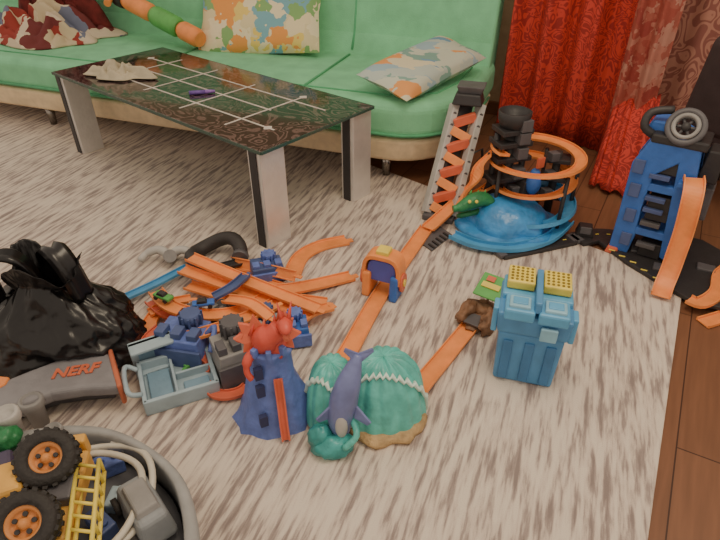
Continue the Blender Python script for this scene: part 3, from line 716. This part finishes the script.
loose('short orange piece poking out of the pile toward the black bag', [(150, 314, .03), (170, 304, .04), (190, 300, .05)], .04)
loose('orange turned-up end piece above the navy gear block', [(226, 300, .10), (250, 304, .12), (270, 318, .10)], .042)
loose('orange piece rising steeply out of the left of the pile', [(176, 330, .02), (180, 322, .07), (188, 312, .13)], .04, up=(-.6, -.7, .3))
loose('orange piece rising steeply just left of the castle tower', [(252, 352, .02), (250, 344, .08), (244, 334, .14)], .04, up=(.5, -.8, .3))
loose('red-orange arc hugging the front of the pale tray', [(206, 386, z+.01), (220, 396, z+.01), (242, 392, z+.01), (256, 376, z+.01)], .035, REDOR)
loose('red-orange upright loop piece in the middle of the pile', [(205, 372, z+.01), (216, 350, .05), (232, 338, .09), (250, 342, .07), (256, 356, .03)], .03, REDOR)
loose('red-orange bent piece at the left edge of the pale tray', [(140, 366, z+.02), (146, 342, .06), (160, 328, .07)], .03, REDOR)
loose('red-orange strip between the slate block and the pale tray', [(174, 336, .05), (196, 352, .05), (216, 368, .03)], .03, REDOR)
loose('red-orange short piece under the tiny green car', [(150, 302, .03), (164, 314, .04), (184, 322, .04)], .035, REDOR)
loose('long blue straight track at the left of the pile beside the black bag', [(122, 300, .03), (155, 285, .035), (188, 268, .03)], .035, SKY, grp=None)
loose('short blue curved track low in the middle of the pile', [(208, 348, .02), (222, 336, .02), (242, 330, .02)], .04, SKY, grp=None)
loose('short navy track piece crossing the orange bundle', [(214, 298, .10), (232, 288, .11), (246, 276, .10)], .035, NAVY, grp=None)
loose('short black track piece beside the thick black hose', [(204, 278, .03), (222, 268, .04), (246, 262, .03)], .04, BLACK, grp=None)
t = thing('toy_hose', 'thick black coiled hose behind the orange pile', 'toy', fl(215, 258))
c = [fl(216, 252, .06)+V((math.cos(q)*.09, math.sin(q)*.075, .018*math.sin(q*2)+.02*math.sin(q))) for q in [2*PI*k/26*1.0 for k in range(24)]]
part('coil', MB().tube([p+V((0, 0, -.013)) for p in c], .026, 12), plastic('matte_black_rubber', (56, 52, 52), .6), t, world=True)
part('end_cap', MB().tube([c[0]-V((0, 0, .013)), c[0]+V((.0, -.025, -.013))], .030, 14), DGREY, t, world=True)
t = thing('toy_claw', 'grey two-armed claw piece at the upper left of the pile', 'toy', fl(172, 262))
for sg in (-1, 1):
    c = fl(170, 256, .04); part('arm', MB().tube(cr([c, c+V((sg*.04, .012, .02)), c+V((sg*.085, -.0, .01)), c+V((sg*.10, -.035, 0))], 5), [.018]*5+[.016]*5+[.013]*5+[.006], 10), LGREY, t, world=True)
part('hub', MB().cyl(fl(170, 256, ZR), fl(170, 256, .065), .024), GREY, t, world=True)
def mech(name, label, u, v, rz, mat, mat2, sz, kind):
    t = thing(name, label, 'toy', fl(u, v), rz)
    x, y, h = sz
    part('housing', MB().box((0, 0, h*.35), (x, y, h*.7), tx=.9, ty=.9), mat, t, bev=.004)
    for k in range(3): part('tooth', MB().box((-x*.33+k*x*.33, -y*.2, h*.76), (x*.2, y*.35, h*.16)), mat2, t, bev=.002)
    w = part('gear', MB().cyl((x*.1, y*.28, h*.7), (x*.1, y*.28, h*.98), min(x, y)*.24, n=18), mat2, t)
    m = MB()
    for k in range(10):
        a = k*PI/5; r = min(x, y)*.26; m.box((x*.1+math.cos(a)*r, y*.28+math.sin(a)*r, h*.84), (.008, .006, h*.25), a)
    part('gear_teeth', m, mat2, w)
    part('side_rail', MB().box((0, -y*.52, h*.3), (x*1.05, .01, h*.45)), mat2, t, bev=.002)
    if kind: part('arm', MB().tube(cr([(x*.4, 0, h*.5), (x*.7, .0, h*.9), (x*.75, -y*.5, h*.6)], 4), .008), mat, t)
    return t
mech('toy_mechanism', 'navy gear block near the top right of the pile', 268, 276, .3, NAVY, SLATE, (.12, .09, .085), 0)
mech('toy_mechanism', 'slate blue block standing left of the red-orange loop', 188, 354, -.2, SLATE, NAVY, (.15, .12, .14), 1)
mech('toy_mechanism', 'grey ribbed mechanism leaning against the castle tower', 238, 372, .5, GREY, DGREY, (.12, .12, .17), 1)
mech('toy_mechanism', 'small dark grey ramp block in the middle of the pile', 228, 322, -.5, DGREY, GREY, (.11, .08, .08), 0)
mech('toy_mechanism', 'blue launcher block tucked behind the castle tower', 294, 340, .2, BLUE, SLATE, (.10, .08, .10), 0)
mech('toy_mechanism', 'small black bracket block at the centre left of the pile', 196, 328, .7, BLACK, DGREY, (.09, .06, .08), 0)
mech('toy_mechanism', 'grey-blue hinge block between the orange curve and the castle tower', 262, 334, -.3, PALE, NAVY, (.10, .08, .10), 1)
def car(label, u, v, z, rz, mat, grp='tiny toy cars'):
    t = thing('toy_car', label, 'toy car', fl(u, v, z), rz, grp)
    b_ = part('body', MB().box((0, 0, .012), (.068, .028, .012)), mat, t, bev=.004)
    part('cabin', MB().box((-.004, 0, .021), (.034, .024, .011), tx=.7, ty=.8), BLACK, b_, bev=.002)
    for sx in (-.02, .02):
        for sy in (-.015, .015): part('wheel', MB().cyl((sx, sy-.003, .007), (sx, sy+.003, .007), .007, n=12), RUBBER, t)
car('tiny green toy car on the left curve of the pile', 164, 299, .088, -.5, GREEN)
car('tiny blue toy car in the middle of the pile', 204, 306, .105, .2, BLUE)
# ------------------------------------------------------------ pale tray
T0 = fl(180, 384); t = thing('toy_tray', 'pale blue-grey compartment tray at the front of the pile', 'tray', T0, math.radians(24))
m = MB(); m.box((0, 0, .006), (.20, .17, .012)); 
for x in (-.095, .095): m.box((x, 0, .028), (.012, .17, .045))
for y in (-.08, .08): m.box((0, y, .028), (.20, .012, .045))
m.box((-.01, 0, .024), (.008, .16, .034)); m.box((.045, .01, .022), (.10, .008, .03))
part('tray_body', m, PALE, t, bev=.003)
DT = plastic('deep_tray_blue', (120, 150, 170), .5)
part('insert', MB().box((-.05, .0, .018), (.06, .11, .012)), DT, t, bev=.003)
part('insert', MB().box((.045, -.04, .016), (.07, .05, .010)), DT, t, bev=.003)
part('handle', MB().tube(cr([(-.10, .05, .05), (-.13, .05, .07), (-.13, -.05, .07), (-.10, -.05, .05)], 5), .007), PALE, t)
for p_, s_, r_ in (((.045, .05, .02), (.045, .02, .012), .4), ((.02, .03, .018), (.02, .012, .01), 1)): part('token', MB().box(p_, s_, r_), GREEN, t, bev=.002)
t = thing('toy_tray', 'small pale blue tray standing behind the larger compartment tray', 'tray', fl(156, 364), math.radians(30))
m = MB(); m.box((0, 0, .05), (.12, .02, .10)); m.box((0, -.02, .095), (.12, .05, .01)); m.box((0, -.02, .012), (.12, .06, .02))
part('tray_body', m, PALE, t, bev=.003)
part('slot', MB().box((0, -.012, .055), (.08, .006, .04)), DT, t)
# ------------------------------------------------------------ black bag
G0 = fl(68, 350); t = thing('plastic_bag', 'crumpled shiny black plastic bag standing left of the orange pile', 'bag', G0)
def ridge(p, f): return 1-2*abs(noise.noise(p*f))
m = MB(); n, k_ = 170, 80; vs = []; fs = []
for i in range(k_+1):
    zz = i/k_
    for j in range(n):
        q = 2*PI*j/n
        cq, sq_ = math.cos(q), math.sin(q)
        # slack belly, shoulders, gathered open mouth at the top
        if zz < .12: rad = .70+.30*(zz/.12)**.6
        elif zz < .45: rad = 1.0-.12*((zz-.12)/.33)
        elif zz < .82: rad = .88-.60*((zz-.45)/.37)**1.1
        else: rad = .28+.16*((zz-.82)/.18)
        if i == 0: rad = .02
        d = V((cq, sq_, zz*1.4))
        n1 = noise.noise(d*1.1+V((5, 0, 1)))
        r1 = ridge(d+V((2, 3, 1)), 1.9); r2 = ridge(d+V((0, 7, 2)), 4.2); r3 = ridge(d+V((9, 1, 4)), 8.5)
        w = 1+.20*n1+.13*(r1-.5)+.07*(r2-.5)+.03*(r3-.5)
        x = cq*rad*.255*w-.02*math.sin(zz*3)+.02*zz; y = sq_*rad*.165*w
        h = zz*.31*(1+.10*n1+.07*(r1-.5)*zz)+.03*math.sin(3*q+1)*max(0, zz-.7)/.3
        vs.append(G0+V((x, y, max(0.0, h))))
for i in range(k_):
    for j in range(n): fs.append((i*n+j, i*n+(j+1) % n, (i+1)*n+(j+1) % n, (i+1)*n+j))
m.add(vs, fs, True); part('bag_body', m, BAGM, t, world=True, solid=.0015)
for dx, dy, yaw in ((-.05, -.02, .3), (.07, .01, -.5)):
    m = MB(); c = G0+V((dx, dy, .27)); Rz = rotv(yaw, 'Z')
    base_ = [(-.055, 0, -.05), (-.06, .01, .03), (-.035, .0, .085), (.01, -.01, .095), (.045, -.01, .05), (.06, 0, -.05)]
    pts = cr([c+(Rz @ V(p)) for p in base_], 6)
    m.sweep(pts, [(-.034, -.004), (-.018, .008), (-.004, -.004), (.012, .009), (.034, .0), (.012, -.002), (-.004, -.012), (-.018, -.002)], up=[(p-c+V((0, 0, .05))) for p in pts], smooth=True)
    part('handle', m, BAGM, t, world=True)
# ------------------------------------------------------------ toy blaster stock
zb = .10
def pp(L, z): return [tuple(fl(u, v, z)[:2]) for u, v in L]
N0 = fl(60, 395); t = thing('toy_blaster', 'grey toy blaster stock with orange butt plate lying in front of the bag', 'toy', N0)
body = [(-40, 404), (0, 381), (30, 369), (70, 354), (104, 340), (113, 362), (120, 386), (80, 388), (50, 393), (28, 402), (0, 411), (-40, 424)]
MG = plastic('blaster_grey', (132, 130, 134), .5)
part('stock', MB().prism(pp(body, zb), zb-.04, zb), MG, t, world=True, bev=.014, seg=4)
inner = [(-40, 406), (0, 386), (30, 376), (70, 361), (101, 349), (106, 364), (109, 376), (80, 378), (50, 382), (28, 390), (0, 400), (-40, 412)]
part('lower_shell', MB().prism(pp(inner, zb), ZR, zb-.03), DGREY, t, world=True, bev=.006)
part('butt_plate', MB().prism(pp([(104, 338), (109, 338), (122, 385), (117, 388)], zb), ZR+.02, zb+.003), plastic('dull_orange', (196, 110, 80), .55), t, world=True, bev=.006)
part('trigger_strip', MB().prism(pp([(-40, 396), (0, 377), (10, 378), (6, 385), (0, 388), (-40, 408)], zb), zb-.02, zb+.005), ORANGE, t, world=True, bev=.004)
cu = bpy.data.curves.new('logo', 'FONT'); cu.body = 'NERF'; cu.size = .050; cu.extrude = .0015; cu.align_x = 'CENTER'; cu.align_y = 'CENTER'; cu.offset = .0014; cu.shear = .2
tmp = bpy.data.objects.new('tmp_logo', cu); C.objects.link(tmp); bpy.context.view_layer.update()
me = bpy.data.meshes.new_from_object(tmp.evaluated_get(bpy.context.evaluated_depsgraph_get()))
bpy.data.objects.remove(tmp)
me.materials.clear(); me.materials.append(plastic('logo_orange', (206, 108, 78), .5))
o = bpy.data.objects.new('lettering', me); C.objects.link(o); o.parent = t
o.location = fl(75, 371, zb+.0025)-V(t.location); o.rotation_euler = (0, 0, math.radians(14)); o['label'] = 'raised orange lettering'
# ------------------------------------------------------------ grey tub with toys, bottom left
tz_ = .16
rimp = [(-60, 446), (20, 432), (70, 426), (112, 430), (150, 448), (178, 474), (192, 510), (196, 560), (186, 620), (-80, 620)]
outer = pp(rimp, tz_); n = len(outer)
cxy = V((sum(p[0] for p in outer)/n, sum(p[1] for p in outer)/n))
t = thing('storage_tub', 'rounded grey plastic tub full of toys in the bottom left corner', 'tub', V((cxy.x, cxy.y, ZR)))
def sc(k): return [tuple(cxy+(V(p)-cxy)*k) for p in outer]
def smooth_ring(r):
    c = cr([(p[0], p[1], 0) for p in r], 4, closed=True); return [(p.x, p.y) for p in c]
m = MB()
rings = [(sc(.90), ZR), (sc(.95), ZR+.03), (sc(.99), tz_-.03), (sc(1.03), tz_-.022), (sc(1.035), tz_-.008), (sc(1.01), tz_), (sc(.90), tz_), (sc(.88), tz_-.01), (sc(.85), ZR+.04)]
vs = []; N_ = n*4
for r_, z_ in rings: vs += [(p[0], p[1], z_) for p in smooth_ring(r_)]
fs = [tuple(range(N_))]+[(a*N_+i, a*N_+(i+1) % N_, (a+1)*N_+(i+1) % N_, (a+1)*N_+i) for a in range(len(rings)-1) for i in range(N_)]+[tuple((len(rings)-1)*N_+i for i in range(N_))[::-1]]
m.add(vs, fs); m.sm = [len(f) == 4 for f in m.f]; part('tub_body', m, plastic('tub_grey', (150, 150, 150), .5), t, world=True)
m = MB(); m.prism(smooth_ring(sc(.85)), ZR+.042, .085)
solo('toy_mat', m, plastic('folded_mat', (88, 88, 92), .8, var=.3, scale=9, bump=.8, bscale=14), 'dark grey folded play mat lying inside the grey tub', 'mat', bev=.01)
HG = 'pale hoses coiled in the tub'
HC = plastic('hose_cream', (198, 192, 178), .5)
for i, (r, dz, u, v) in enumerate(((.130, .0, 92, 498), (.114, .014, 88, 502))):
    m = MB(); c = fl(u, v, .15+dz); pts = [c+V((math.cos(q)*r*.92, math.sin(q)*r*1.05, .010*math.sin(q*3+i))) for q in [2*PI*k/44 for k in range(44)]]
    m.tube(pts, .0075, 10, closed=True)
    solo('toy_hose', m, HC, ['wider pale hose loop curling around inside the tub', 'topmost pale hose loop running under the toy truck'][i], 'hose', HG)
t = thing('toy_case', 'slate grey toy vehicle shell lying at the right inside the tub', 'toy', fl(148, 518, .10), math.radians(-50))
part('case_body', MB().box((0, 0, .035), (.15, .08, .07), tx=.8, ty=.75), plastic('case_grey', (138, 142, 146), .5), t, bev=.012, seg=3)
part('case_lid', MB().box((0, 0, .075), (.09, .05, .016), tx=.85, ty=.85), GREY, t, bev=.004)
for x in (-.05, .05): part('case_wheel', MB().cyl((x, -.048, .02), (x, -.036, .02), .02), RUBBER, t)
for i, (u, v, s_, mt_, lab) in enumerate(((112, 470, (.06, .04, .04), SLATE, 'slate blue toy brick inside the hose loops'), (122, 504, (.05, .05, .03), PALE, 'pale blue toy brick in the middle of the tub'), (104, 530, (.07, .035, .04), NAVY, 'navy toy brick at the bottom of the tub'), (126, 456, (.05, .03, .05), LGREY, 'light grey toy brick against the far wall of the tub'))):
    t = thing('toy_brick', lab, 'toy brick', fl(u, v, .086), .5+i, group='toy bricks in the tub')
    b_ = part('brick_body', MB().box((0, 0, s_[2]/2), s_), mt_, t, bev=.004)
    for dx in (-.25, .25): part('stud', MB().cyl((s_[0]*dx, 0, s_[2]), (s_[0]*dx, 0, s_[2]+.008), .008), mt_, b_)
w1, w2 = fl(48, 459, .26), fl(26, 524, .26)
tk = thing('toy_truck', 'toy monster truck with black tyres and orange hubs lying in the tub', 'toy truck', V((w1.x, w1.y, .15)))
axd = (V((.25, -.45, .85))).normalized()
AM = axd.to_track_quat('Z', 'Y').to_matrix().to_4x4()
HUBM = plastic('amber_hub', (206, 136, 76), .5)
for wc in (w1, w2):
    pr = [(.030, -.026), (.048, -.028), (.055, -.02), (.057, 0), (.055, .02), (.048, .028), (.030, .026)]
    w = part('tyre', MB().lathe(pr+[pr[0]], wc, 36, M=AM), RUBBER, tk, world=True)
    m = MB()
    for k in range(20):
        a = 2*PI*k/20
        for s_ in (-1, 1):
            M_ = Matrix.Translation(wc) @ AM @ Matrix.Translation(V((math.cos(a+.08*s_)*.0555, math.sin(a+.08*s_)*.0555, s_*.013))) @ rotv(a, 'Z')
            m.add([M_ @ V(p) for p in ((-.004,-.005,-.009),(.003,-.004,-.009),(.003,.004,-.009),(-.004,.005,-.009),(-.004,-.005,.009),(.003,-.004,.009),(.003,.004,.009),(-.004,.005,.009))], [(3,2,1,0),(4,5,6,7),(0,1,5,4),(1,2,6,5),(2,3,7,6),(3,0,4,7)])
    part('tread', m, RUBBER, w, world=True)
    h = part('hub', MB().lathe([(0, -.02), (.030, -.024), (.032, .020), (.027, .022), (.023, .008), (.010, .010), (.008, .024), (0, .025)], wc, 28, M=AM), HUBM, w, world=True)
    m = MB()
    for k in range(5):
        a = k*2*PI/5; m.cyl(wc+(AM @ V((math.cos(a)*.016, math.sin(a)*.016, .008))), wc+(AM @ V((math.cos(a)*.016, math.sin(a)*.016, .015))), .0045, n=10)
    part('bolts', m, BLACK, h, world=True)
for wc in (w1, w2):
    part('axle', MB().cyl(wc-axd*.02, wc-axd*.09, .008), DGREY, tk, world=True)
AMB = plastic('amber_plastic', (220, 168, 84), .5)
bd = (w2-w1).normalized()
m = MB(); c = fl(66, 500, .19); m.box(c, (.06, .20, .05), math.atan2(bd.y, bd.x)+PI/2)
part('chassis', m, AMB, tk, world=True, bev=.008)
part('engine_block', MB().box(fl(62, 488, .225), (.05, .07, .03), .2), DGREY, tk, world=True, bev=.005)
part('front_bumper', MB().box(fl(76, 446, .20), (.05, .025, .05), .2), AMB, tk, world=True, bev=.006)
m = MB(); a, b = fl(88, 462, .235), fl(78, 556, .235)
sd = V((.020, .006, 0))
for dz_ in (0, -.04):
    D_ = V((0, 0, dz_)); m.tube([a-sd+D_, b-sd+D_], .0045); m.tube([a+sd+D_, b+sd+D_], .0045)
for k in range(8):
    m.tube([lerp(a, b, k/7)-sd, lerp(a, b, min(1, k/7+.09))+sd], .0035); m.tube([lerp(a, b, k/7)+sd, lerp(a, b, k/7)+sd-V((0, 0, .04))], .0035)
part('ladder_frame', m, YEL, tk, world=True)
m = MB(); m.box(fl(4, 486, .24), (.10, .09, .05), .4, tx=.7, ty=.8)
part('cab', m, AMB, tk, world=True, bev=.008)
for i, (u, v, zc, r, lab) in enumerate(((34, 408, .072, .030, 'grey round-ended plastic cup just below the blaster'), (10, 422, .19, .028, 'light grey round plastic cup beside the front of the blaster'), (56, 438, .145, .022, 'small grey plastic cup above the upper truck tyre'))):
    c = fl(u, v, zc); t = thing('toy_cup', lab, 'toy cup', c-V((0, 0, .06 if i == 0 else .03)), group='grey round toy cups')
    part('cup_body', MB().lathe([(0, -.06 if i == 0 else -.03), (r*.7, -.06 if i == 0 else -.03), (r*.8, 0), (r, .01), (r, .03), (r*.75, .035), (r*.6, .02), (0, .018)], c, 24), [GREY, LGREY, GREY][i], t, world=True)
    part('stem', MB().tube([c-V((0, 0, .02)), c+V((-.05, .01, -.03))], .01), GREY, t, world=True)
solo('toy_figure', MB().ell(fl(2, 440, .20), (.04, .03, .03), wob=.4), DGREEN, 'rounded green toy piece at the left edge of the tub', 'toy')
solo('toy_block', MB().box(fl(2, 468, .19), (.07, .05, .05), .5, tx=.7), plastic('violet_grey', (74, 66, 92), .5), 'dark violet toy block wedged beside the upper truck tyre', 'toy', bev=.008)
# ------------------------------------------------------------ camera & light
cam = bpy.data.cameras.new('camera'); co = bpy.data.objects.new('camera', cam); C.objects.link(co)
cam.sensor_width = 36; cam.lens = F/720*36; co.location = (0, 0, H); co.rotation_euler = (PI/2-TH, 0, 0); cam.clip_start = .05
bpy.context.scene.camera = co
def area(name, loc, size, e, col, tgt):
    l = bpy.data.lights.new(name, 'AREA'); l.size = size; l.energy = e; l.color = col
    o = bpy.data.objects.new(name, l); C.objects.link(o); o.location = loc
    o.rotation_euler = (V(tgt)-V(loc)).to_track_quat('-Z', 'Y').to_euler()
area('ceiling_lamp', (.45, 1.0, 2.45), .9, 25, (1, .83, .60), (.45, 1.0, 0))
w = bpy.data.worlds.new('world'); bpy.context.scene.world = w; w.use_nodes = True
w.node_tree.nodes['Background'].inputs[0].default_value = (1, .84, .67, 1); w.node_tree.nodes['Background'].inputs[1].default_value = .88
